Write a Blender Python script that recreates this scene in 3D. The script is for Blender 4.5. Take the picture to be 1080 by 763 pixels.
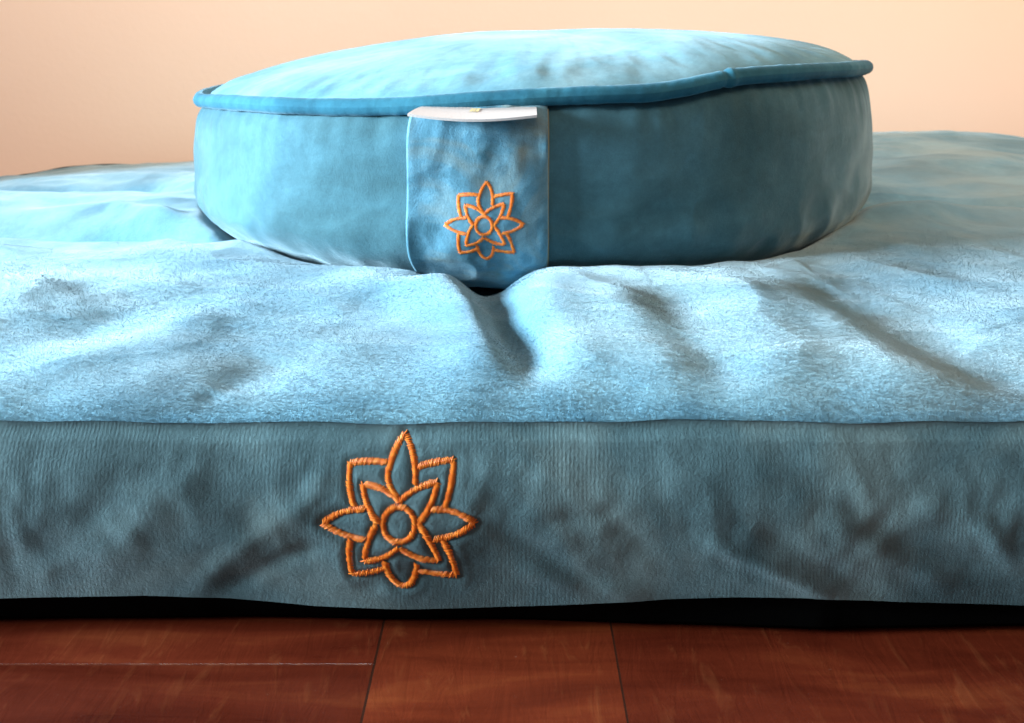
import bpy, math, random
import numpy as np
from math import radians, sin, cos, pi

for o in list(bpy.data.objects): bpy.data.objects.remove(o)
scene = bpy.context.scene
COL = scene.collection

# ------------------------------------------------------------------ camera
F = 848.0          # focal length in photograph pixels (1080 wide)
HZ = 60.0          # photograph row of the horizon
CAMZ = 0.139
cam_d = bpy.data.cameras.new('camera'); cam = bpy.data.objects.new('camera', cam_d); COL.objects.link(cam)
cam.location = (0, 0, CAMZ); cam.rotation_euler = (radians(90), 0, 0)
cam_d.sensor_width = 36; cam_d.lens = F/1080*36
cam_d.shift_y = -(381.5-HZ)/1080
cam_d.clip_start = 0.005; cam_d.clip_end = 50
cam_d.dof.use_dof = True; cam_d.dof.focus_distance = 0.225; cam_d.dof.aperture_fstop = 36
scene.camera = cam

# ------------------------------------------------------------------ world, lamps, exposure
world = bpy.data.worlds.new('World'); scene.world = world; world.use_nodes = True
bg = world.node_tree.nodes['Background']
bg.inputs['Color'].default_value = (0.96, 0.97, 1.0, 1); bg.inputs['Strength'].default_value = 0.15

def area(name, loc, target, size, power, col, size_y=None):
    d = bpy.data.lights.new(name, 'AREA'); d.energy = power; d.color = col; d.size = size
    if size_y: d.shape = 'RECTANGLE'; d.size_y = size_y
    o = bpy.data.objects.new(name, d); COL.objects.link(o); o.location = loc
    from mathutils import Vector
    o.rotation_euler = (Vector(target)-Vector(loc)).to_track_quat('-Z', 'Y').to_euler()
    return o
win = area('window_light', (-1.05, 0.13, 0.31), (0.0, 0.23, 0.045), 0.42, 7.8, (0.66, 0.87, 1.0), 0.26)
win.data.spread = radians(50)
top_fill = area('top_fill_light', (0.05, 0.83, 0.80), (0.06, 0.34, 0.04), 0.6, 1.6, (0.97, 0.98, 1.0), 0.12)  # added overhead fill: brightens the cushion tops, brings out the cross folds
top_fill.data.spread = radians(120)
lamp = area('room_lamp', (0.95, 0.48, 0.55), (0.30, 0.48, 0.06), 0.3, 4.8, (1.0, 0.66, 0.36))
wall_fill = area('wall_fill_light', (-0.22, -0.45, 1.2), (-0.16, 0.9, 0.34), 1.5, 6.2, (1.0, 0.80, 0.64), 0.3)  # added fill, not a fixture: narrow beam over the cushions to brighten the wall
wall_fill.data.spread = radians(60)

scene.view_settings.view_transform = 'Standard'
scene.view_settings.look = 'None'
scene.view_settings.exposure = -0.1
scene.view_settings.gamma = 1.0

# ------------------------------------------------------------------ helpers
def px(x, y, z):            # photograph pixel on the plane at height z (m above floor) -> X, Y
    Y = (CAMZ-z)*F/(y-HZ); return ((x-540)/F*Y, Y)
rs = np.random.RandomState(7)
PERM = rs.permutation(512); PERM = np.concatenate([PERM, PERM, PERM])
GR = rs.rand(512)*2*pi; GX = np.cos(GR); GY = np.sin(GR)
def noise(x, y, seed=0):
    x = np.asarray(x, float)+seed*17.31+200; y = np.asarray(y, float)+seed*9.77+200
    xi = np.floor(x).astype(int); yi = np.floor(y).astype(int); fx = x-xi; fy = y-yi
    u = fx*fx*fx*(fx*(fx*6-15)+10); v = fy*fy*fy*(fy*(fy*6-15)+10)
    def g(ix, iy, dx, dy):
        h = PERM[(PERM[ix & 511]+iy) & 511]; return GX[h]*dx+GY[h]*dy
    a = g(xi, yi, fx, fy); b = g(xi+1, yi, fx-1, fy); c = g(xi, yi+1, fx, fy-1); d = g(xi+1, yi+1, fx-1, fy-1)
    return ((a*(1-u)+b*u)*(1-v)+(c*(1-u)+d*u)*v)*1.5
def ridged(x, y, seed=0): return 1-np.abs(noise(x, y, seed))*2
def sstep(a, b, x):
    t = np.clip((x-a)/(b-a), 0, 1); return t*t*(3-2*t)
def stroke(X, Y, pts, w, amp, taper=True, asym=1.0):
    """soft ridge (amp>0) or furrow (amp<0) along a polyline; w = half width m (or list); asym widens one flank"""
    best = np.full(X.shape, 1e9); par = np.zeros(X.shape); side = np.zeros(X.shape)
    L = [0]
    for i in range(len(pts)-1): L.append(L[-1]+math.hypot(pts[i+1][0]-pts[i][0], pts[i+1][1]-pts[i][1]))
    for i in range(len(pts)-1):
        (x0, y0), (x1, y1) = pts[i], pts[i+1]; dx, dy = x1-x0, y1-y0; l2 = dx*dx+dy*dy
        t = np.clip(((X-x0)*dx+(Y-y0)*dy)/l2, 0, 1)
        ex = X-x0-t*dx; ey = Y-y0-t*dy; dd = np.hypot(ex, ey); m = dd < best
        best[m] = dd[m]; par[m] = (L[i]+t[m]*math.sqrt(l2))/L[-1]; side[m] = np.sign(dx*ey-dy*ex)[m]
    ww = w if np.isscalar(w) else np.interp(par, np.linspace(0, 1, len(w)), w)
    ww = np.where(side > 0, ww*asym, ww)
    a = amp*np.exp(-(best/ww)**2)
    if taper: a = a*np.clip(np.sin(pi*np.clip(par*0.92+0.04, 0, 1))*1.6, 0, 1)
    return a

def mesh_obj(name, verts, faces, mat, parent=None, smooth=True):
    me = bpy.data.meshes.new(name)
    v = np.asarray(verts, float)
    q = parent
    while q is not None: v = v-np.array(q.location); q = q.parent
    me.from_pydata(v.tolist(), [], faces if isinstance(faces, list) else faces.tolist())
    me.materials.append(mat)
    if smooth: me.polygons.foreach_set('use_smooth', [True]*len(me.polygons))
    me.update()
    o = bpy.data.objects.new(name, me); COL.objects.link(o)
    if parent is not None: o.parent = parent
    return o
def grid_faces(n, m, wrap=False, flip=False):     # n rows, m cols ; vertex index i*m+j
    i = np.arange(n-1)[:, None]; mm = m if wrap else m-1; j = np.arange(mm)[None, :]
    j2 = (j+1) % m
    a = i*m+j; b = i*m+j2; c = (i+1)*m+j2; d = (i+1)*m+j
    f = np.stack([a, b, c, d], -1).reshape(-1, 4)
    return f[:, ::-1] if flip else f
def thing(name, label, cat, loc):
    o = bpy.data.objects.new(name, None); COL.objects.link(o); o.location = loc
    o['label'] = label; o['category'] = cat; return o

# ------------------------------------------------------------------ materials
def new_mat(name):
    m = bpy.data.materials.new(name); m.use_nodes = True
    nt = m.node_tree; return m, nt, nt.nodes['Principled BSDF']
def N(nt, t, **kw):
    n = nt.nodes.new(t)
    for k, v in kw.items(): setattr(n, k, v)
    return n
def noise_node(nt, src, scale, detail=3, rough=0.55, dist=0.0, mapscale=None, rot=None):
    if mapscale or rot:
        mp = N(nt, 'ShaderNodeMapping'); nt.links.new(src, mp.inputs[0])
        if mapscale: mp.inputs['Scale'].default_value = mapscale
        if rot: mp.inputs['Rotation'].default_value = rot
        src = mp.outputs[0]
    n = N(nt, 'ShaderNodeTexNoise'); n.inputs['Scale'].default_value = scale
    n.inputs['Detail'].default_value = detail; n.inputs['Roughness'].default_value = rough
    n.inputs['Distortion'].default_value = dist
    nt.links.new(src, n.inputs['Vector']); return n
def ramp(nt, src, stops):
    r = N(nt, 'ShaderNodeValToRGB'); e = r.color_ramp.elements
    while len(e) < len(stops): e.new(0.5)
    for el, (p, c) in zip(e, stops): el.position = p; el.color = (*c, 1) if len(c) == 3 else c
    nt.links.new(src, r.inputs[0]); return r
def mix(nt, fac, a, b, blend='MIX'):
    m = N(nt, 'ShaderNodeMix', data_type='RGBA', blend_type=blend)
    for inp, v in ((m.inputs[0], fac), (m.inputs[6], a), (m.inputs[7], b)):
        if isinstance(v, (int, float)): inp.default_value = v
        elif isinstance(v, tuple): inp.default_value = (*v, 1)
        else: nt.links.new(v, inp)
    return m.outputs[2]
def bump(nt, h, strength, dist, prev=None):
    b = N(nt, 'ShaderNodeBump'); b.inputs['Strength'].default_value = strength; b.inputs['Distance'].default_value = dist
    nt.links.new(h, b.inputs['Height'])
    if prev: nt.links.new(prev, b.inputs['Normal'])
    return b.outputs[0]
def math_n(nt, op, a, b=None, clamp=False):
    m = N(nt, 'ShaderNodeMath', operation=op); m.use_clamp = clamp
    for i, v in enumerate((a, b)):
        if v is None: continue
        if isinstance(v, (int, float)): m.inputs[i].default_value = v
        else: nt.links.new(v, m.inputs[i])
    return m.outputs[0]

def velvet(name, c_dark, c_mid, c_light, sheen=0.6, sheen_rough=0.35, tint=(0.62, 0.82, 0.95), plush=0.5, plush_scale=900,
           nap_scale=14, rib=False, tan=0.0, nap_stretch=None):
    m, nt, p = new_mat(name)
    co = N(nt, 'ShaderNodeTexCoord').outputs['Object']
    big = noise_node(nt, co, nap_scale, 5, 0.6, 0.5, mapscale=nap_stretch)
    fine = noise_node(nt, co, plush_scale, 4, 0.8)
    mid = noise_node(nt, co, plush_scale*0.16, 4, 0.7)
    r = ramp(nt, big.outputs['Fac'], [(0.36, c_dark), (0.5, c_mid), (0.64, c_light)])
    c = r.outputs[0]
    if tan > 0:
        tn = noise_node(nt, co, nap_scale*0.55, 4, 0.6, 1.2, mapscale=(1, 1.6, 1))
        tr = ramp(nt, tn.outputs['Fac'], [(0.50, (0, 0, 0)), (0.66, (tan, tan, tan))])
        c = mix(nt, tr.outputs[0], c, (0.20, 0.235, 0.21))
    sp = ramp(nt, fine.outputs['Fac'], [(0.3, (0.68, 0.68, 0.68)), (0.7, (1.22, 1.22, 1.22))])
    c = mix(nt, 0.65*plush+0.15, c, sp.outputs[0], 'MULTIPLY')
    sp2 = ramp(nt, mid.outputs['Fac'], [(0.3, (0.8, 0.8, 0.8)), (0.7, (1.15, 1.15, 1.15))])
    c = mix(nt, 0.6, c, sp2.outputs[0], 'MULTIPLY')
    nt.links.new(c, p.inputs['Base Color'])
    p.inputs['Roughness'].default_value = 0.85
    p.inputs['Specular IOR Level'].default_value = 0.15
    sw = ramp(nt, big.outputs['Fac'], [(0.35, (sheen*0.45,)*3), (0.65, (sheen,)*3)])
    nt.links.new(sw.outputs[0], p.inputs['Sheen Weight'])
    p.inputs['Sheen Roughness'].default_value = sheen_rough
    p.inputs['Sheen Tint'].default_value = (*tint, 1)
    n = bump(nt, mid.outputs['Fac'], 0.22, 0.0010)
    n = bump(nt, fine.outputs['Fac'], plush, 0.0006, n)
    if rib:
        sx = N(nt, 'ShaderNodeSeparateXYZ'); nt.links.new(co, sx.inputs[0])
        wob = noise_node(nt, co, 60, 2)
        xs = math_n(nt, 'ADD', math_n(nt, 'MULTIPLY', sx.outputs[0], 2*pi/0.00095), math_n(nt, 'MULTIPLY', wob.outputs['Fac'], 9.0))
        zs = math_n(nt, 'ADD', math_n(nt, 'MULTIPLY', sx.outputs[2], 2*pi/0.0010), math_n(nt, 'MULTIPLY', wob.outputs['Fac'], 4.0))
        s1 = math_n(nt, 'SINE', xs); s2 = math_n(nt, 'SINE', zs)
        h = math_n(nt, 'ADD', s1, math_n(nt, 'MULTIPLY', s2, 0.45))
        patch = noise_node(nt, co, 30, 2)
        pr = ramp(nt, patch.outputs['Fac'], [(0.40, (0.0,)*3), (0.68, (1, 1, 1))])
        h = math_n(nt, 'MULTIPLY', h, pr.outputs[0])
        n = bump(nt, h, 0.22, 0.00006, n)
        cc = ramp(nt, math_n(nt, 'ADD', math_n(nt, 'MULTIPLY', h, 0.28), 0.5), [(0.1, (0.8,)*3), (0.9, (1.2,)*3)])
        c2 = mix(nt, 0.3, c, cc.outputs[0], 'MULTIPLY'); nt.links.new(c2, p.inputs['Base Color'])
    nt.links.new(n, p.inputs['Normal'])
    return m

M_top = velvet('plush_top_fabric', (0.08, 0.205, 0.285), (0.125, 0.29, 0.385), (0.19, 0.365, 0.44), sheen=0.85, sheen_rough=0.42, tint=(0.80, 0.93, 1.0), plush=0.5, plush_scale=1250, nap_scale=12, tan=0.30)
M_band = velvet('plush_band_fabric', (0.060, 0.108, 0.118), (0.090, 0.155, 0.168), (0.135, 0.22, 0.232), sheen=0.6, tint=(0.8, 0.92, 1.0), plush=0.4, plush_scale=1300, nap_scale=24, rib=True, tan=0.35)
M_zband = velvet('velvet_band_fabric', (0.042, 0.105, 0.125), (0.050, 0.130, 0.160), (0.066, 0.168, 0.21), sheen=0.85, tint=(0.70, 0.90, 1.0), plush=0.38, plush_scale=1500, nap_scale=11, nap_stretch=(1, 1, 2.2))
M_ztop = velvet('velvet_top_fabric', (0.09, 0.22, 0.28), (0.13, 0.29, 0.35), (0.19, 0.36, 0.42), sheen=0.4, plush=0.22, plush_scale=1500, nap_scale=18, tan=0.3)
M_pipe = velvet('piping_fabric', (0.016, 0.09, 0.135), (0.022, 0.12, 0.175), (0.035, 0.16, 0.22), sheen=0.3, plush=0.25, plush_scale=1500, nap_scale=25)
M_loop = velvet('strap_fabric', (0.055, 0.15, 0.20), (0.10, 0.24, 0.32), (0.18, 0.34, 0.41), sheen=0.8, plush=0.45, plush_scale=1500, nap_scale=42, tan=0.9)

def simple(name, col, rough=0.6, spec=0.3):
    m, nt, p = new_mat(name); p.inputs['Base Color'].default_value = (*col, 1)
    p.inputs['Roughness'].default_value = rough; p.inputs['Specular IOR Level'].default_value = spec; return m, nt, p
M_thread, nt, p = simple('orange_thread', (0.80, 0.19, 0.02), 0.42, 0.4)
co = N(nt, 'ShaderNodeTexCoord').outputs['Object']
nn = noise_node(nt, co, 900, 2)
r = ramp(nt, nn.outputs['Fac'], [(0.3, (0.70, 0.13, 0.014)), (0.55, (0.92, 0.23, 0.024)), (0.75, (1.0, 0.36, 0.05))])
nt.links.new(r.outputs[0], p.inputs['Base Color'])
M_tag, nt, p = simple('white_satin', (0.46, 0.39, 0.36), 0.45, 0.4)
co = N(nt, 'ShaderNodeTexCoord').outputs['Object']
nn = noise_node(nt, co, 1500, 2); nt.links.new(bump(nt, nn.outputs['Fac'], 0.3, 0.0003), p.inputs['Normal'])
M_gold, _, _ = simple('faded_gold_print', (0.62, 0.48, 0.22), 0.6)
M_seam, _, _ = simple('ochre_seam_thread', (0.30, 0.26, 0.15), 0.7)

# wall
M_wall, nt, p = simple('peach_plaster', (0.72, 0.55, 0.44), 0.85, 0.2)
co = N(nt, 'ShaderNodeTexCoord').outputs['Object']
n1 = noise_node(nt, co, 3, 3)
r = ramp(nt, n1.outputs['Fac'], [(0.3, (0.86, 0.70, 0.60)), (0.7, (0.89, 0.735, 0.63))]); nt.links.new(r.outputs[0], p.inputs['Base Color'])
n2 = noise_node(nt, co, 140, 4); nt.links.new(bump(nt, n2.outputs['Fac'], 0.12, 0.002), p.inputs['Normal'])

# floor : reddish boards
M_floor, nt, p = simple('red_parquet', (0.2, 0.05, 0.02), 0.35, 0.25)
co = N(nt, 'ShaderNodeTexCoord').outputs['Object']
sx = N(nt, 'ShaderNodeSeparateXYZ'); nt.links.new(co, sx.inputs[0])
XO, YO = sx.outputs[0], sx.outputs[1]
jy = px(0, 701, 0)[1]; jx1 = px(398, 690, 0)[0]; jx2 = px(649, 690, 0)[0]; BW = 0.07; BL = jx2-jx1
WA, WC = 0.26, 0.215
def SUB(a, b): return math_n(nt, 'SUBTRACT', a, b)
def MUL(a, b): return math_n(nt, 'MULTIPLY', a, b)
def ADD(a, b): return math_n(nt, 'ADD', a, b)
uA = math_n(nt, 'DIVIDE', SUB(XO, jx1), WA); uB = math_n(nt, 'DIVIDE', SUB(XO, jx1), BL); uC = math_n(nt, 'DIVIDE', SUB(XO, jx2), WC)
inA = math_n(nt, 'LESS_THAN', XO, jx1); inC = math_n(nt, 'GREATER_THAN', XO, jx2); inB = SUB(SUB(1.0, inA), inC)
u = ADD(ADD(MUL(uA, inA), MUL(uB, inB)), MUL(ADD(uC, 1.0), inC))
colm = math_n(nt, 'FLOOR', u)
offy = ADD(ADD(0.0, MUL(inB, 0.5)), MUL(inC, 0.34))
voff = ADD(math_n(nt, 'DIVIDE', SUB(YO, jy), BW), ADD(offy, MUL(SUB(colm, ADD(MUL(inA, -1.0), MUL(inC, 1.0))), MUL(SUB(1.0, inB), 0.37))))
row = math_n(nt, 'FLOOR', voff)
wn = N(nt, 'ShaderNodeTexWhiteNoise', noise_dimensions='2D')
cb = N(nt, 'ShaderNodeCombineXYZ'); nt.links.new(ADD(row, 7.3), cb.inputs[0]); nt.links.new(ADD(colm, 3.1), cb.inputs[1]); nt.links.new(cb.outputs[0], wn.inputs['Vector'])
fu = math_n(nt, 'FRACT', u); fv = math_n(nt, 'FRACT', voff)
def edge(fr, width):   # 1 at joints
    a = math_n(nt, 'MINIMUM', fr, math_n(nt, 'SUBTRACT', 1.0, fr))
    return math_n(nt, 'LESS_THAN', a, width)
ju = edge(fu, 0.0017); jv = edge(fv, 0.00022/BW)
joint = math_n(nt, 'MAXIMUM', ju, jv)
# grain runs along X, slanted figure
g1 = noise_node(nt, co, 40, 5, 0.6, 0.6, mapscale=(0.35, 2.2, 1), rot=(0, 0, 0.1))
g2 = noise_node(nt, co, 110, 4, 0.65, 1.0, mapscale=(1.6, 0.5, 1), rot=(0, 0, -0.5))
base = ramp(nt, g1.outputs['Fac'], [(0.3, (0.070, 0.009, 0.004)), (0.55, (0.125, 0.017, 0.006)), (0.75, (0.20, 0.036, 0.010))]).outputs[0]
fig = ramp(nt, g2.outputs['Fac'], [(0.56, (0, 0, 0)), (0.80, (0.15, 0.15, 0.15))]).outputs[0]
base = mix(nt, fig, base, (0.55, 0.17, 0.06))
tone = ramp(nt, wn.outputs['Value'], [(0.0, (0.7, 0.65, 0.6)), (1.0, (1.3, 1.35, 1.35))]).outputs[0]
base = mix(nt, 0.8, base, tone, 'MULTIPLY')
dn = noise_node(nt, co, 700, 3); dust = ramp(nt, dn.outputs['Fac'], [(0.72, (0, 0, 0)), (0.80, (0.25, 0.25, 0.25))]).outputs[0]
base = mix(nt, inB, base, mix(nt, 1.0, base, (1.45, 1.6, 1.5), 'MULTIPLY'))
base = mix(nt, dust, base, (0.5, 0.26, 0.17))
dj = noise_node(nt, co, 300, 3); djr = ramp(nt, dj.outputs['Fac'], [(0.42, (0.10, 0.02, 0.010)), (0.70, (0.20, 0.06, 0.03))]).outputs[0]
base = mix(nt, jv, base, djr); base = mix(nt, ju, base, (0.035, 0.010, 0.005))
nt.links.new(base, p.inputs['Base Color'])
rr = ramp(nt, g1.outputs['Fac'], [(0.3, (0.25,)*3), (0.7, (0.45,)*3)]); nt.links.new(rr.outputs[0], p.inputs['Roughness'])
nb = bump(nt, g2.outputs['Fac'], 0.25, 0.0006); nb = bump(nt, math_n(nt, 'SUBTRACT', 1.0, joint), 0.6, 0.0006, nb)
nt.links.new(nb, p.inputs['Normal'])

# ------------------------------------------------------------------ setting
fl = mesh_obj('floor', [(-3, -2, 0), (3, -2, 0), (3, 1.0, 0), (-3, 1.0, 0)], [[0, 1, 2, 3]], M_floor, smooth=False); fl['kind'] = 'structure'
WY = 0.905
wl = mesh_obj('wall', [(-3, WY, 0), (3, WY, 0), (3, WY, 2.2), (-3, WY, 2.2), (-3, WY+.1, 0), (3, WY+.1, 0), (3, WY+.1, 2.2), (-3, WY+.1, 2.2)],
              [[0, 1, 2, 3], [5, 4, 7, 6], [3, 2, 6, 7], [0, 3, 7, 4], [1, 5, 6, 2]], M_wall, smooth=False); wl['kind'] = 'structure'

# ------------------------------------------------------------------ floor cushion (large, flat)
X0, X1, Y0, Y1 = -0.47, 0.53, 0.190, 0.86
ZC = (0.0105, 0.464); ZR = 0.180            # centre and radius of the round cushion
RC = 0.045
def seam_z(X, Y):
    s = 0.0527+0.0012*noise(X*7, Y*7, 3)+0.0007*noise(X*40, Y*40, 4)
    return s-0.006*sstep(0.3, 0.8, Y)-0.012*sstep(0.56, 0.82, Y)*sstep(0.02, -0.22, X)-0.010*sstep(-0.20, -0.42, X)*sstep(0.38, 0.6, Y)
PZ = 0.0590
def P(x, y): return px(x, y, PZ)
def top_z(X, Y, edge_d):
    z = seam_z(X, Y)+0.0065*(1-np.exp(-edge_d/0.035))+0.0032*(1-np.exp(-edge_d/0.006))
    # body of the filling
    inner = 1-np.exp(-edge_d/0.09)
    z = z+0.006*inner*sstep(0.30, 0.6, Y)+0.011*inner*sstep(0.02, 0.3, X)*sstep(0.42, 0.62, Y)-0.004*inner*sstep(-0.1, -0.35, X)*sstep(.35, .6, Y)
    z = z-0.004*sstep(-0.08, -0.2, X)*sstep(0.27, 0.35, Y)
    rho = np.hypot(X-ZC[0], Y-ZC[1])
    z = z-0.024*sstep(ZR+0.001, ZR-0.034, rho)
    z = z+0.0020*np.exp(-((rho-ZR-0.022)/0.02)**2)
    fade = 1-np.exp(-edge_d/0.02)
    # broad puckers
    wx = X+0.02*noise(X*9, Y*9, 11); wy = Y+0.02*noise(X*9, Y*9, 12)
    z = z+fade*(0.0024*noise(wx*9, wy*12, 1)+0.0008*noise(wx*26, wy*30, 2)+0.00028*noise(wx*70, wy*80, 5))
    z = z+fade*0.0009*ridged(wx*18+wy*22, wy*26-wx*8, 6)
    sf = sstep(0.0, 0.018, edge_d)
    S = lambda pts, w, a, **k: sf*stroke(X, Y, [P(*q) for q in pts], w, a, **k)
    # notch under the strap and the furrow running forward from it
    z = z+S([(503, 292), (510, 318), (530, 350), (556, 385), (580, 418), (605, 440)], [0.010, 0.008, 0.006, 0.0055, 0.006, 0.006], -0.0056, taper=False, asym=1.5)*sstep(0.192, 0.222, Y)
    z = z+S([(455, 300), (500, 345), (540, 400)], 0.013, 0.0030)
    z = z+S([(560, 300), (585, 350), (610, 400)], 0.012, 0.0018)
    z = z-0.009*np.exp(-((X+0.013)/0.016)**2-((Y-0.292)/0.017)**2)
    # folds on the left, beyond the near crest
    z = z+S([(-260, 236), (0, 252), (120, 258), (245, 272), (380, 285)], 0.014, -0.0008, asym=1.0)
    z = z+S([(-260, 216), (0, 231), (90, 238), (180, 246), (235, 252)], [0.018, 0.017, 0.014, 0.01], -0.015, taper=False)
    z = z+S([(-200, 200), (0, 207), (110, 212), (190, 222)], 0.012, 0.0035)
    z = z+S([(20, 221), (120, 222), (200, 236)], 0.006, 0.0035)
    z = z+S([(-100, 190), (0, 195), (150, 197), (205, 203)], 0.012, -0.011)
    z = z+S([(0, 183), (100, 184), (200, 188)], 0.014, 0.0045)
    # folds on the right
    z = z+S([(860, 300), (905, 332), (960, 362), (1075, 398), (1150, 420)], [0.009, 0.013, 0.016, 0.016], -0.0029, asym=2.0)
    z = z+S([(850, 318), (930, 372), (1010, 402), (1090, 428)], 0.012, 0.0026)
    z = z+S([(690, 318), (720, 350), (760, 382), (800, 402)], [0.011, 0.014, 0.012], -0.0024, asym=1.8)
    z = z+S([(780, 310), (800, 350), (840, 400)], 0.014, 0.0022)
    z = z+S([(640, 320), (690, 370), (730, 410)], 0.012, 0.0016)
    z = z+S([(820, 268), (900, 243), (1000, 236), (1150, 238)], 0.012, 0.0050)
    z = z+S([(850, 232), (930, 222), (1080, 226), (1250, 230)], 0.016, -0.0060)
    z = z+S([(930, 200), (980, 190), (1100, 192)], 0.02, 0.0030)
    z = z+S([(925, 185), (1000, 176), (1100, 178)], 0.016, -0.0030)
    # dents on the left
    z = z+S([(60, 365), (120, 335), (190, 310)], 0.013, -0.0016)
    z = z+S([(175, 428), (200, 415), (232, 398)], 0.0036, -0.0015)
    z = z+S([(230, 400), (300, 370)], 0.009, -0.0011)
    z = z+S([(20, 400), (130, 360), (240, 330)], 0.010, 0.0014)
    z = z+S([(0, 440), (60, 400)], 0.008, -0.0014)
    return z

def rr_map(U, V):            # U,V in rectangle [X0,X1]x[Y0,Y1] -> rounded rectangle
    cx, cy = (X0+X1)/2, (Y0+Y1)/2; a, b = (X1-X0)/2, (Y1-Y0)/2
    x = U-cx; y = V-cy; s = np.maximum(np.abs(x)/a, np.abs(y)/b); s = np.maximum(s, 1e-6)
    r = RC*s; qx = np.abs(x)-(a*s-r); qy = np.abs(y)-(b*s-r)
    m = (qx > 0) & (qy > 0); l = np.hypot(qx, qy)+1e-9
    k = np.where(m, r/l, 1); kx = np.where(m, (a*s-r)+qx*k, np.abs(x)); ky = np.where(m, (b*s-r)+qy*k, np.abs(y))
    return cx+np.sign(x)*kx, cy+np.sign(y)*ky

def bow(X): return 0.0015*noise(X*5, 3.3, 21)+0.0008*noise(X*22, 1.3, 22)
nu, nv = 720, 560
tu = np.linspace(-1, 1, nu); U = (X0+X1)/2+(X1-X0)/2*(0.55*tu+0.45*tu**3)
tv = np.linspace(0, 1, nv); V = Y0+(Y1-Y0)*(0.35*tv+0.65*tv**2)
UU, VV = np.meshgrid(U, V); XX, YY = rr_map(UU, VV)
ed = np.minimum(np.minimum(UU-X0, X1-UU), np.minimum(VV-Y0, Y1-VV))
ZZ = top_z(XX, YY, ed)
YYb = YY+bow(XX)*np.exp(-(VV-Y0)/0.02)
fc = thing('floor_cushion', 'large flat rectangular blue plush cushion lying on the red wooden floor under the round cushion', 'floor cushion', (0.03, 0.52, 0))
topv = np.stack([XX, YYb, ZZ], -1)
gv = [topv.reshape(-1, 3)]; gf_ = grid_faces(nv, nu)
# short plush fibres, woven into the same mesh; they lean with a wandering nap
NF = 420000
rf = np.random.RandomState(3)
fy_ = 0.190+0.215*rf.rand(NF)**1.6; fx_ = (rf.rand(NF)*2-1)*(0.02+fy_*0.72)
ju_ = np.interp(fx_, XX[0], np.arange(nu)); 
jv_ = np.interp(fy_, VV[:, 0], np.arange(nv))
iu = np.clip(ju_.astype(int), 0, nu-2); iv = np.clip(jv_.astype(int), 0, nv-2); au = (ju_-iu)[:, None]; av = (jv_-iv)[:, None]
p00, p01, p10, p11 = topv[iv, iu], topv[iv, iu+1], topv[iv+1, iu], topv[iv+1, iu+1]
base_p = (p00*(1-au)+p01*au)*(1-av)+(p10*(1-au)+p11*au)*av
na_ = np.cross(p01-p00, p10-p00); na_ /= np.linalg.norm(na_, axis=1)[:, None]
lean = noise(fx_*13, fy_*13, 81)*2.2+noise(fx_*40, fy_*40, 82)*1.0+rf.randn(NF)*0.9-1.4
ln = 0.00048*(0.7+0.6*rf.rand(NF))*(1+0.3*(fy_-0.19)/0.1)*(1-0.9*sstep(0.25, 0.40, fy_))
front = fy_ < 0.1925
lean[front] = -pi/2+rf.randn(int(front.sum()))*0.6
la = np.stack([np.cos(lean), np.sin(lean), 0*lean], -1)
dirv = na_*0.55+la*(0.75+0.4*rf.rand(NF))[:, None]; dirv /= np.linalg.norm(dirv, axis=1)[:, None]
tip = base_p+dirv*ln[:, None]
sdv = np.cross(dirv, na_); sdv /= np.linalg.norm(sdv, axis=1)[:, None]
wv = (0.000065*(1+(fy_-0.19)/0.1)*(1-0.6*sstep(0.27, 0.40, fy_)))[:, None]
low = base_p-na_*0.0001
fib = np.stack([low-sdv*wv, low+sdv*wv, tip], 1).reshape(-1, 3)
nb0 = nv*nu
allf = gf_.tolist()+(np.arange(NF*3).reshape(-1, 3)+nb0).tolist()
tp_ = mesh_obj('top_panel', np.concatenate([gv[0], fib]), allf, M_top, fc)
gx = np.gradient(topv, axis=1); gy = np.gradient(topv, axis=0); gn = np.cross(gx, gy); gn /= np.linalg.norm(gn, axis=2)[..., None]
fn = na_*1.0+dirv*0.22+rf.randn(NF, 3)*0.05; fn /= np.linalg.norm(fn, axis=1)[:, None]
vn = np.concatenate([gn.reshape(-1, 3), np.repeat(fn, 3, axis=0)])
tp_.data.normals_split_custom_set_from_vertices(vn.tolist())

# perimeter
def perim(n_front=1300, n_side=160, n_back=160):
    tt_ = np.linspace(-1, 1, n_front, endpoint=False)
    a = [(x, Y0) for x in (X0+X1)/2+(X1-X0)/2*(0.35*tt_+0.65*tt_**3)]
    a += [(X1, y) for y in np.linspace(Y0, Y1, n_side, endpoint=False)]
    a += [(x, Y1) for x in np.linspace(X1, X0, n_back, endpoint=False)]
    a += [(X0, y) for y in np.linspace(Y1, Y0, n_side, endpoint=False)]
    a = np.array(a); return rr_map(a[:, 0], a[:, 1])
PX_, PY_ = perim()
npm = len(PX_)
tx = np.roll(PX_, -1)-np.roll(PX_, 1); ty = np.roll(PY_, -1)-np.roll(PY_, 1); tl = np.hypot(tx, ty); NXp, NYp = ty/tl, -tx/tl
def W(x, y):                # pixel on the front plane -> X, Z
    return ((x-540)/F*Y0, CAMZ-(y-HZ)/F*Y0)
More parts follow.
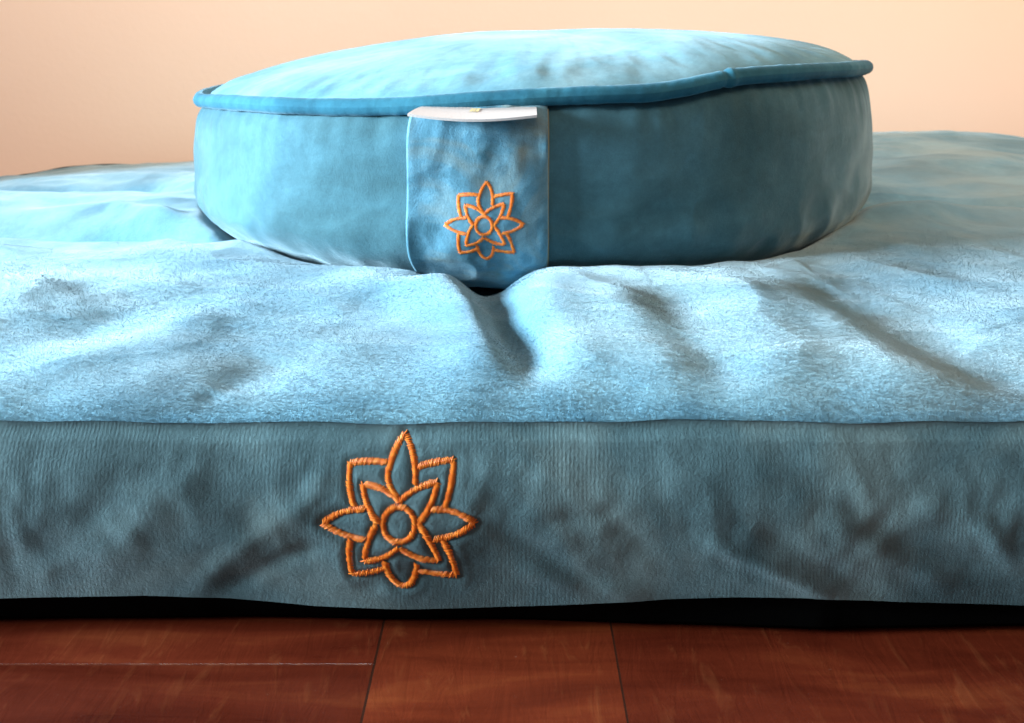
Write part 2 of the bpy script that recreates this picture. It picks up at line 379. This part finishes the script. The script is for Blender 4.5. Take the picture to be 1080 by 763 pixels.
# ------------------------------------------------------------------ embroidery design, traced in the plane (unit: zoomed px, centre 413,420)
def bez(p0, c, p1, n=14):
    t = np.linspace(0, 1, n)[:, None]; p0, c, p1 = map(np.array, (p0, c, p1))
    return (1-t)**2*p0+2*t*(1-t)*c+t*t*p1
def path(*segs): return np.concatenate([s if i == 0 else s[1:] for i, s in enumerate(segs)])
PATHS = [
 path(bez((415, 320), (345, 235), (372, 175)), bez((372, 175), (390, 105), (430, 62)), bez((430, 62), (470, 105), (478, 170)), bez((478, 170), (485, 225), (480, 250))),
 path(bez((355, 165), (290, 155), (202, 168)), bez((202, 168), (190, 260), (225, 345))),
 path(bez((495, 180), (560, 160), (645, 155)), bez((645, 155), (640, 260), (607, 345))),
 path(bez((415, 320), (350, 255), (258, 252)), bez((258, 252), (270, 350), (330, 415))),
 path(bez((415, 320), (480, 255), (575, 240)), bez((575, 240), (560, 340), (495, 412))),
 path(bez((268, 352), (170, 350), (88, 418)), bez((88, 418), (160, 470), (262, 488))),
 path(bez((555, 352), (650, 345), (735, 410)), bez((735, 410), (660, 475), (562, 482))),
 path(bez((318, 420), (275, 480), (262, 585)), bez((262, 585), (340, 590), (410, 520))),
 path(bez((495, 415), (545, 480), (582, 580)), bez((582, 580), (500, 590), (410, 520))),
 path(bez((205, 492), (190, 570), (208, 652)), bez((208, 652), (290, 650), (352, 622))),
 path(bez((600, 490), (640, 560), (655, 655)), bez((655, 655), (570, 655), (495, 635))),
 path(bez((352, 590), (352, 650), (388, 690)), bez((388, 690), (425, 728), (462, 692)), bez((462, 692), (484, 650), (486, 600))),
]
th = np.linspace(0, 2*pi, 50); PATHS.append(np.stack([413+68*np.cos(th), 418+76*np.sin(th)], -1))

unit_f = (Y0-0.004)/F/4.014
_c = W(423, 544)
PTS_F = np.concatenate([(p-np.array([413, 418]))*unit_f*np.array([1, -1])+np.array(_c) for p in PATHS])
def pucker(X, Z):
    X = np.asarray(X, float); Z = np.asarray(Z, float); o = np.zeros(X.shape)
    m = (np.abs(X-_c[0]) < 0.024) & (np.abs(Z-_c[1]) < 0.024)
    if m.any():
        d = np.sqrt(((X[m][:, None]-PTS_F[:, 0])**2+(Z[m][:, None]-PTS_F[:, 1])**2).min(1)); o[m] = -0.00026*np.exp(-(d/0.0011)**2)+0.00008*np.exp(-((d-0.0026)/0.0011)**2)
    return o
bx_ = np.array([-200, 0, 150, 240, 330, 420, 500, 560, 640, 700, 780, 850, 950, 1020, 1080, 1300])
by_ = np.array([634, 632, 630, 634, 641, 643, 642, 640, 636, 632, 629, 629, 635, 638, 641, 636])
def zbot(X):
    pxx = 540+X/Y0*F; yy = np.interp(pxx, bx_, by_)
    return CAMZ-(yy-HZ)/F*(Y0+0.0003)
def band_off(X, Y, Z, t):
    o = 0.0040*np.sin(pi*np.clip(t, 0, 1)**0.8)
    S = lambda pts, w, a, **k: stroke(X, Z, [W(*q) for q in pts], w, a, **k)
    w1 = X+0.006*noise(X*40, Z*40, 31)
    fr = np.sin(pi*np.clip(t, 0, 1))
    o = o+fr*(0.0006*noise(w1*16, Z*24, 32)+0.00022*noise((w1-Z)*45, (w1+Z)*70, 33)+0.0002*noise(w1*150, Z*150, 34))
    A = 0.26
    o = o+A*S([(200, 625), (250, 580), (330, 520), (350, 480)], 0.0028, 0.0016)
    o = o+A*S([(230, 628), (300, 585), (350, 565)], 0.0024, -0.0016)
    o = o+A*S([(90, 600), (150, 555), (210, 490)], 0.0035, 0.0011)
    o = o+A*S([(0, 590), (80, 560), (160, 480)], 0.004, -0.0010)
    o = o+0.7*A*S([(370, 618), (430, 600), (490, 615)], 0.0030, -0.0022)
    o = o+A*S([(500, 535), (560, 570), (640, 628)], 0.0028, -0.0020)
    o = o+A*S([(530, 590), (600, 612), (690, 630)], 0.0025, 0.0016)
    o = o+A*S([(570, 540), (640, 535), (690, 580)], 0.0026, -0.0014)
    o = o+A*S([(740, 560), (800, 590), (880, 630)], 0.0022, 0.0026)
    o = o+A*S([(790, 545), (860, 590), (930, 628)], 0.0030, -0.0026)
    o = o+A*S([(850, 535), (930, 575), (1010, 620)], 0.0035, 0.0022)
    o = o+A*S([(800, 470), (880, 520), (960, 570), (1060, 600)], 0.0040, -0.0020)
    o = o+A*S([(950, 520), (1020, 540), (1080, 600)], 0.0032, 0.0018)
    o = o+A*S([(520, 470), (500, 520), (470, 590)], 0.0028, 0.0010)
    o = o*sstep(0.0, 0.10, t)+pucker(X, Z)
    return o
rows = np.linspace(0, 1, 110)
BX, BY, BZ = [], [], []
st = seam_z(PX_, PY_); bt = zbot(PX_)
bwv = bow(PX_)*np.exp(-(PY_-Y0)/0.02)
for t in rows:
    tt = min(t, 1.0); z = st*(1-tt)+bt*tt+0.0006*math.sin(min(t, 1)*pi)
    off = band_off(PX_, PY_, z, t)
    if t > 1:
        k = (t-1)/0.12; off = off-0.012*k; z = z-(bt-0.0035)*k**0.6*0.9
    x = PX_+NXp*off; y = PY_+NYp*off+bwv
    BX.append(x); BY.append(y); BZ.append(z)
BX, BY, BZ = map(np.array, (BX, BY, BZ))
band = mesh_obj('side_band', np.stack([BX, BY, BZ], -1).reshape(-1, 3), grid_faces(len(rows), npm, wrap=True, flip=True), M_band, fc)
# underside, near-black all over, its lip set in below the band
cxm, cym = (X0+X1)/2, (Y0+Y1)/2
ring = np.stack([BX[109], BY[109], BZ[109]], -1)
vv = []
lipv = 0.0052-0.0030*sstep(-0.02, 0.10, PX_)
for ins, zz in ((0.0004, None), (0.0030, 'm'), (None, 0.0030), ('x', 0.0012)):
    q = ring.copy(); k = lipv*0+(ins if isinstance(ins, float) else 0)
    if ins is None: k = lipv
    if ins == 'x': k = lipv+0.0015
    q[:, 0] -= NXp*k; q[:, 1] -= NYp*k
    if zz == 'm': q[:, 2] = ring[:, 2]*0.62
    elif zz is not None: q[:, 2] = zz
    else: q[:, 2] += 0.0004
    vv.append(q)
q = ring.copy(); q[:, 0] = cxm+(q[:, 0]-cxm)*0.4; q[:, 1] = cym+(q[:, 1]-cym)*0.4; q[:, 2] = 0.0012; vv.append(q)
vu = np.concatenate(vv+[np.array([[cxm, cym, 0.0012]])])
fu_ = grid_faces(5, npm, wrap=True, flip=True).tolist(); last = 4*npm
fu_ += [[last+(j+1) % npm, last+j, 5*npm] for j in range(npm)]
M_under, _, _ = simple('near_black_underside', (0.003, 0.003, 0.003), 1.0, 0.0)
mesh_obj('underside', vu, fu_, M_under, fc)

def embroidery(name, place, unit, parent, seed=0, width=1.0):
    """place(a,b) -> (point, normal) where a,b are offsets in metres from the centre; every stitch is a slim thread lozenge laid across the line"""
    rng = random.Random(seed); V_, F_ = [], []
    from mathutils import Vector
    LW = 32*unit*width; step = 8.0*unit
    for pth in PATHS:
        pts = (pth-np.array([413, 418]))*unit; pts[:, 1] *= -1
        seg = np.hypot(*np.diff(pts, axis=0).T); cum = np.concatenate([[0], np.cumsum(seg)])
        n = int(cum[-1]/step)
        wphase = rng.random()*6
        for k in range(n+1):
            s = k*step; a = np.interp(s, cum, pts[:, 0]); b = np.interp(s, cum, pts[:, 1])
            e = 3*unit; a2 = np.interp(s+e, cum, pts[:, 0]); b2 = np.interp(s+e, cum, pts[:, 1]); a1 = np.interp(s-e, cum, pts[:, 0]); b1 = np.interp(s-e, cum, pts[:, 1])
            t = np.array([a2-a1, b2-b1]); t /= np.linalg.norm(t)+1e-12
            nrm = np.array([-t[1], t[0]]); ang = 0.50+rng.uniform(-.12, .12)
            d = nrm*cos(ang)+t*sin(ang)
            hw = LW/2*(1+rng.uniform(-.16, .16)+0.08*sin(s/unit/30+wphase))
            pc, pn = place(a, b); e1, _ = place(a-d[0]*hw, b-d[1]*hw); e2, _ = place(a+d[0]*hw, b+d[1]*hw)
            pc, pn, e1, e2 = map(Vector, (pc, pn, e1, e2))
            ax = (e2-e1); L = ax.length; ax.normalize(); sd = pn.cross(ax).normalized()
            rad = step*0.50; NB = 5; base = len(V_)
            for q in range(NB):
                f = q/(NB-1); c = math.sin(pi*min(max(f, .06), .94)); rr_ = rad*(0.35+0.65*c)
                lift = LW*0.13*(c**0.6)-LW*0.03
                ctr = e1+(e2-e1)*f+pn*lift
                for w in range(6):
                    an = 2*pi*w/6; V_.append(tuple(ctr+sd*(rr_*cos(an))+pn*(rr_*0.8*sin(an))))
            for q in range(NB-1):
                for w in range(6):
                    w2 = (w+1) % 6; F_.append([base+q*6+w, base+q*6+w2, base+(q+1)*6+w2, base+(q+1)*6+w])
    return mesh_obj(name, V_, F_, M_thread, parent)

def band_place(cx_px, cy_px):
    cX, cZ = W(cx_px, cy_px)
    def surf(X, Z):
        X_ = np.array([X]); stz = float(seam_z(X_, np.array([Y0]))[0]); bz = float(zbot(X_)[0]); t = np.clip((stz-Z)/(stz-bz), 0, 1)
        off = float(band_off(X_, Y0, np.array([Z]), np.array([t]))[0])
        return (X, Y0-off+float(bow(X_)[0]), Z)
    def f(a, b):
        p = surf(cX+a, cZ+b); px_ = surf(cX+a+0.0006, cZ+b); pz_ = surf(cX+a, cZ+b+0.0006)
        t1 = np.array(px_)-np.array(p); t2 = np.array(pz_)-np.array(p); n = np.cross(t1, t2); n /= np.linalg.norm(n)
        if n[1] > 0: n = -n
        return p, tuple(n)
    return f
embroidery('embroidered_flower', band_place(423, 544), unit_f, fc, 3)

# ------------------------------------------------------------------ round cushion
zc = thing('round_cushion', 'round blue velvet meditation cushion with teal piping, sitting on the large flat cushion', 'round cushion', (ZC[0], ZC[1], 0.045))
RR = 0.1745        # rim radius
pip_px = [(215, 105), (250, 108), (285, 110), (356, 113), (426, 112), (480, 108), (532, 104), (614, 100), (688, 98), (725, 91), (762, 81), (836, 76), (905, 71)]
ang_k, z_k = [], []
for x, y in pip_px:
    d = np.array([(x-540)/F, 1.0]); c = np.array(ZC)
    A = d@d; B = -2*d@c; Cc = c@c-RR**2; disc = max(B*B-4*A*Cc, 0); Yq = (-B-math.sqrt(disc))/(2*A)
    X_ = d[0]*Yq; ang_k.append(math.atan2(Yq-c[1], X_-c[0])); z_k.append(CAMZ-(y-HZ)*Yq/F)
ang_k = np.array(ang_k); z_k = np.array(z_k); od = np.argsort(ang_k); ang_k, z_k = ang_k[od], z_k[od]
angx = np.concatenate([ang_k, [ang_k[-1]+1.2, ang_k[-1]+2.4, ang_k[0]+2*pi]]); zx = np.concatenate([z_k, [z_k[-1]-0.001, (z_k[0]+z_k[-1])/2, z_k[0]]])
tab_a = np.linspace(-pi, pi, 721)
tab = np.interp(tab_a, angx, zx, period=None)
tab = np.interp(np.where(tab_a < angx[0], tab_a+2*pi, tab_a), angx, zx)
ker = np.exp(-(np.arange(-30, 31)/7.0)**2); ker /= ker.sum()
tab = np.convolve(np.concatenate([tab[-31:-1], tab[:-1], tab[:31]]), ker, 'valid')[:721]
def rim(a):
    a = (np.asarray(a)+pi) % (2*pi)-pi; return np.interp(a, tab_a, tab)
ZB = 0.048
def zband(a, t):
    """t 0 rim .. 1 underside edge"""
    ztop = rim(a)-0.002
    tt = np.clip(t, 0, 1); z = ztop+(ZB-ztop)*tt
    # outline: quick bulge below piping, gentle taper, round under
    r = RR+0.0062*(1-np.exp(-tt/0.07))-0.0015*tt
    r = r-0.030*np.clip((tt-0.60)/0.40, 0, 1)**2.4
    r = r+0.0012*noise(a*3.0, tt*2.0, 41)+0.0007*noise(a*9, tt*5+a*2, 42)*np.sin(pi*tt)+0.0010*noise(a*26, tt*1.5, 43)*np.exp(-tt/0.16)+0.0009*noise(a*11+tt*3, tt*6-a*8, 45)*sstep(0.35, 0.9, tt)
    r = r+0.0008*ridged(a*7+tt*2, tt*4-a*3, 44)*sstep(0.3, .8, tt)
    return r, z
na, ntt = 900, 120
A_ = np.linspace(-pi, pi, na, endpoint=False); T_ = np.linspace(0, 1, ntt)
AA, TT = np.meshgrid(A_, T_); r, z = zband(AA, TT)
mesh_obj('side_band', np.stack([ZC[0]+r*np.cos(AA), ZC[1]+r*np.sin(AA), z], -1).reshape(-1, 3), grid_faces(ntt, na, wrap=True, flip=True), M_zband, zc)
rb, zb = zband(A_, np.ones(na)); vb = [np.stack([ZC[0]+rb*k*np.cos(A_), ZC[1]+rb*k*np.sin(A_), zb-dz], -1) for k, dz in ((1, 0), (0.93, 0.003), (0.8, 0.005), (0.3, 0.006))]
fb = grid_faces(4, na, wrap=True, flip=True).tolist()+[[3*na+(j+1) % na, 3*na+j, 4*na] for j in range(na)]
mesh_obj('underside', np.concatenate(vb+[np.array([[ZC[0], ZC[1], ZB-0.006]])]), fb, M_zband, zc)
# top
nr = 150; S_ = 1-np.linspace(0, 1, nr)**1.6*0.998
AA, SS = np.meshgrid(A_, S_)
zavg = float(tab.mean())
wr = sstep(1.0, 0.75, SS)
rimz = rim(AA)*sstep(0.0, 1.0, SS)+zavg*(1-sstep(0.0, 1.0, SS))
dome = 0.027*np.clip(1-SS**2, 0, 1)**0.62
xx = RR*SS*np.cos(AA); yy = RR*SS*np.sin(AA)
edgew = np.clip((1-SS)/0.06, 0, 1)*np.exp(-(1-SS)/0.35)
wrk = edgew*(0.0008*noise(AA*9, SS*3, 51)+0.0006*noise(AA*22+SS*3, SS*5, 52)+0.0004*ridged(AA*13-SS*4, SS*4, 53))
wrk = wrk+0.0012*noise(xx*14, yy*14, 54)*np.clip((1-SS)/0.1, 0, 1)+0.00015*noise(xx*60, yy*60, 55)*np.clip((1-SS)/0.1, 0, 1)
mesh_obj('top_panel', np.stack([ZC[0]+xx, ZC[1]+yy, rimz+dome+wrk], -1).reshape(-1, 3), grid_faces(nr, na, wrap=True), M_ztop, zc)
# piping
pr_ = 0.0034; npp = 1400; Ap = np.linspace(-pi, pi, npp, endpoint=False)
vp = []
jang = math.atan2(-0.1, 0.13)
for xj in (762,):
    d = np.array([(xj-540)/F, 1.0]); c = np.array(ZC); A = d@d; B = -2*d@c; Cc = c@c-RR**2; Yq = (-B-math.sqrt(B*B-4*A*Cc))/(2*A)
    jang = math.atan2(Yq-c[1], d[0]*Yq-c[0])
for k in range(14):
    f = 2*pi*k/14
    rad = pr_*(1+0.07*noise(Ap*14, 0.3+0*Ap, 61)+0.03*noise(Ap*60, 0.5+k*0.3+0*Ap, 62))
    dj = (Ap-jang); rad = rad+0.0004*np.exp(-(np.abs(dj-0.004)/0.006)**2)-0.0005*np.exp(-((dj+0.012)/0.005)**2)
    rr_ = RR+0.0030+0.0008*noise(Ap*6, .7+0*Ap, 63)+rad*cos(f); zz = rim(Ap)+rad*sin(f)
    vp.append(np.stack([ZC[0]+rr_*np.cos(Ap), ZC[1]+rr_*np.sin(Ap), zz], -1))
vp = np.stack(vp, 0); vp = np.concatenate([vp, vp[:1]], 0).reshape(-1, 3)
mesh_obj('piping', vp, grid_faces(15, npp, wrap=True), M_pipe, zc)

# strap (flat fabric panel sewn down the side)
def ang_at(xp, R):
    d = np.array([(xp-540)/F, 1.0]); c = np.array(ZC); A = d@d; B = -2*d@c; Cc = c@c-R**2; Yq = (-B-math.sqrt(B*B-4*A*Cc))/(2*A)
    return math.atan2(Yq-c[1], d[0]*Yq-c[0])
a0, a1 = ang_at(428, RR+0.010), ang_at(579, RR+0.007)
def strap_r(a, t):
    f = (a-a0)/(a1-a0); r, z = zband(a, t)
    o = 0.0052*(1-np.clip(f, 0, 1))**0.5+0.0022
    o = o*(np.clip(1-((np.clip(0.045-f, 0, .045))/0.045)**2, 0, 1))**0.5
    o = o-0.0016*sstep(0.985, 1.0, f)
    o = o+0.0012*noise(f*3+5, t*4, 71)*sstep(0, .08, f)*sstep(1, .92, f)+0.00025*noise(f*9, t*9, 72)+0.00025*ridged(f*3.2+t*2, t*3.5-f*2, 73)*sstep(0, .05, f)*sstep(1, .95, f)
    return r+o, z
nsu, nsv = 160, 150
Fa = a0+(a1-a0)*np.sort(np.concatenate([np.linspace(0, 0.06, 30), np.linspace(0.065, 1, nsu-30)])); Ft = np.linspace(0.0, 0.93, nsv)
AA, TT = np.meshgrid(Fa, Ft); r, z = strap_r(AA, TT)
r[:, 0] -= 0.004; r[:, -1] -= 0.003; r[-1, :] -= 0.004
strap = mesh_obj('fabric_strap', np.stack([ZC[0]+r*np.cos(AA), ZC[1]+r*np.sin(AA), z], -1).reshape(-1, 3), grid_faces(nsv, nsu, flip=True), M_loop, zc)
# ochre stitch line down the right edge of the strap
vs = []; 
for t in np.linspace(0.03, 0.90, 90):
    a = a1-(a1-a0)*0.006+0.0006*math.sin(t*9); r, z = strap_r(np.array(a), np.array(t)); r2, _ = zband(np.array(a1), np.array(t))
    cc = np.array([ZC[0]+(r2+0.0011)*math.cos(a), ZC[1]+(r2+0.0011)*math.sin(a), float(z)])
    for w in range(6): vs.append(cc+np.array([0.00035*cos(w*pi/3), 0.00035*sin(w*pi/3), 0]))
mesh_obj('seam_stitching', vs, grid_faces(90, 6, wrap=True), M_seam, strap)

def strap_place(cxp, cyp):
    ac = ang_at(cxp, RR+0.011); Rl = RR+0.010
    Yc = ZC[1]+Rl*math.sin(ac); zc_ = CAMZ-(cyp-HZ)*Yc/F
    def surf(a, b):
        an = ac+a/Rl; zz = zc_+b; ztop = float(rim(an))-0.002; t = (zz-ztop)/(ZB-ztop); r, z = strap_r(np.array(an), np.array(t))
        return (ZC[0]+float(r)*cos(an), ZC[1]+float(r)*sin(an), float(z))
    def f(a, b):
        p = np.array(surf(a, b)); t1 = np.array(surf(a+0.0006, b))-p; t2 = np.array(surf(a, b+0.0006))-p; n = np.cross(t1, t2); n /= np.linalg.norm(n)
        if n[1] > 0: n = -n
        return tuple(p), tuple(n)
    return f
unit_s = unit_f*(83/163)*(ZC[1]-RR-0.010)/(Y0-0.004)
embroidery('embroidered_flower', strap_place(511, 237), unit_s, strap, 5, width=1.08)

# white tag sticking out from under the piping
ta0, ta1 = ang_at(441, RR+0.012), ang_at(566, RR+0.012)
nx, ny = 60, 16; vt = []
for i in range(ny):
    f = i/(ny-1)
    for j in range(nx):
        g = j/(nx-1); a = ta0+(ta1-ta0)*g
        base_z = 0.1213
        rad = RR+0.0035+0.0140*f
        sag = -0.0016*math.sin(pi*g)
        z = base_z+f*0.0002-0.0022*f*f+sag*f
        ap = a-0.010*f*(1-g)
        vt.append((ZC[0]+rad*cos(ap), ZC[1]+rad*sin(ap), z))
vt = np.array(vt)
nrm = np.array([0, -0.25, 0.97])*0.0009
ft = grid_faces(ny, nx, flip=False).tolist(); off = nx*ny
v2 = vt-nrm; fts = ft+[[q+off for q in reversed(f)] for f in ft]
for j in range(nx-1):
    a = (ny-1)*nx+j; fts.append([a, a+1, a+1+off, a+off])
    fts.append([j+1, j, j+off, j+1+off])
for i in range(ny-1):
    a = i*nx; b = i*nx+nx-1; fts.append([a, a+nx, a+nx+off, a+off][::1]); fts.append([b+nx, b, b+off, b+nx+off])
tag = mesh_obj('fabric_tag', np.concatenate([vt, v2]), fts, M_tag, zc, smooth=False)
gm = []; gf = []
def tagpt(f, g):
    i = f*(ny-1); j = g*(nx-1); i0 = int(i); j0 = int(j); return vt[i0*nx+j0]*(1-(j-j0))+vt[i0*nx+min(j0+1, nx-1)]*(j-j0)
for q, (g0, g1) in enumerate(((0.455, 0.475), (0.482, 0.498), (0.505, 0.528))):
    b = len(gm); up = np.array([0, 0, 0.0003])
    gm += [tagpt(0.35, g0)+up, tagpt(0.35, g1)+up, tagpt(0.65, g1)+up, tagpt(0.65, g0)+up]; gf.append([b, b+1, b+2, b+3])
mesh_obj('gold_print', gm, gf, M_gold, tag, smooth=False)

# ------------------------------------------------------------------ render
scene.render.engine = 'CYCLES'
scene.render.resolution_x = 1024; scene.render.resolution_y = 723
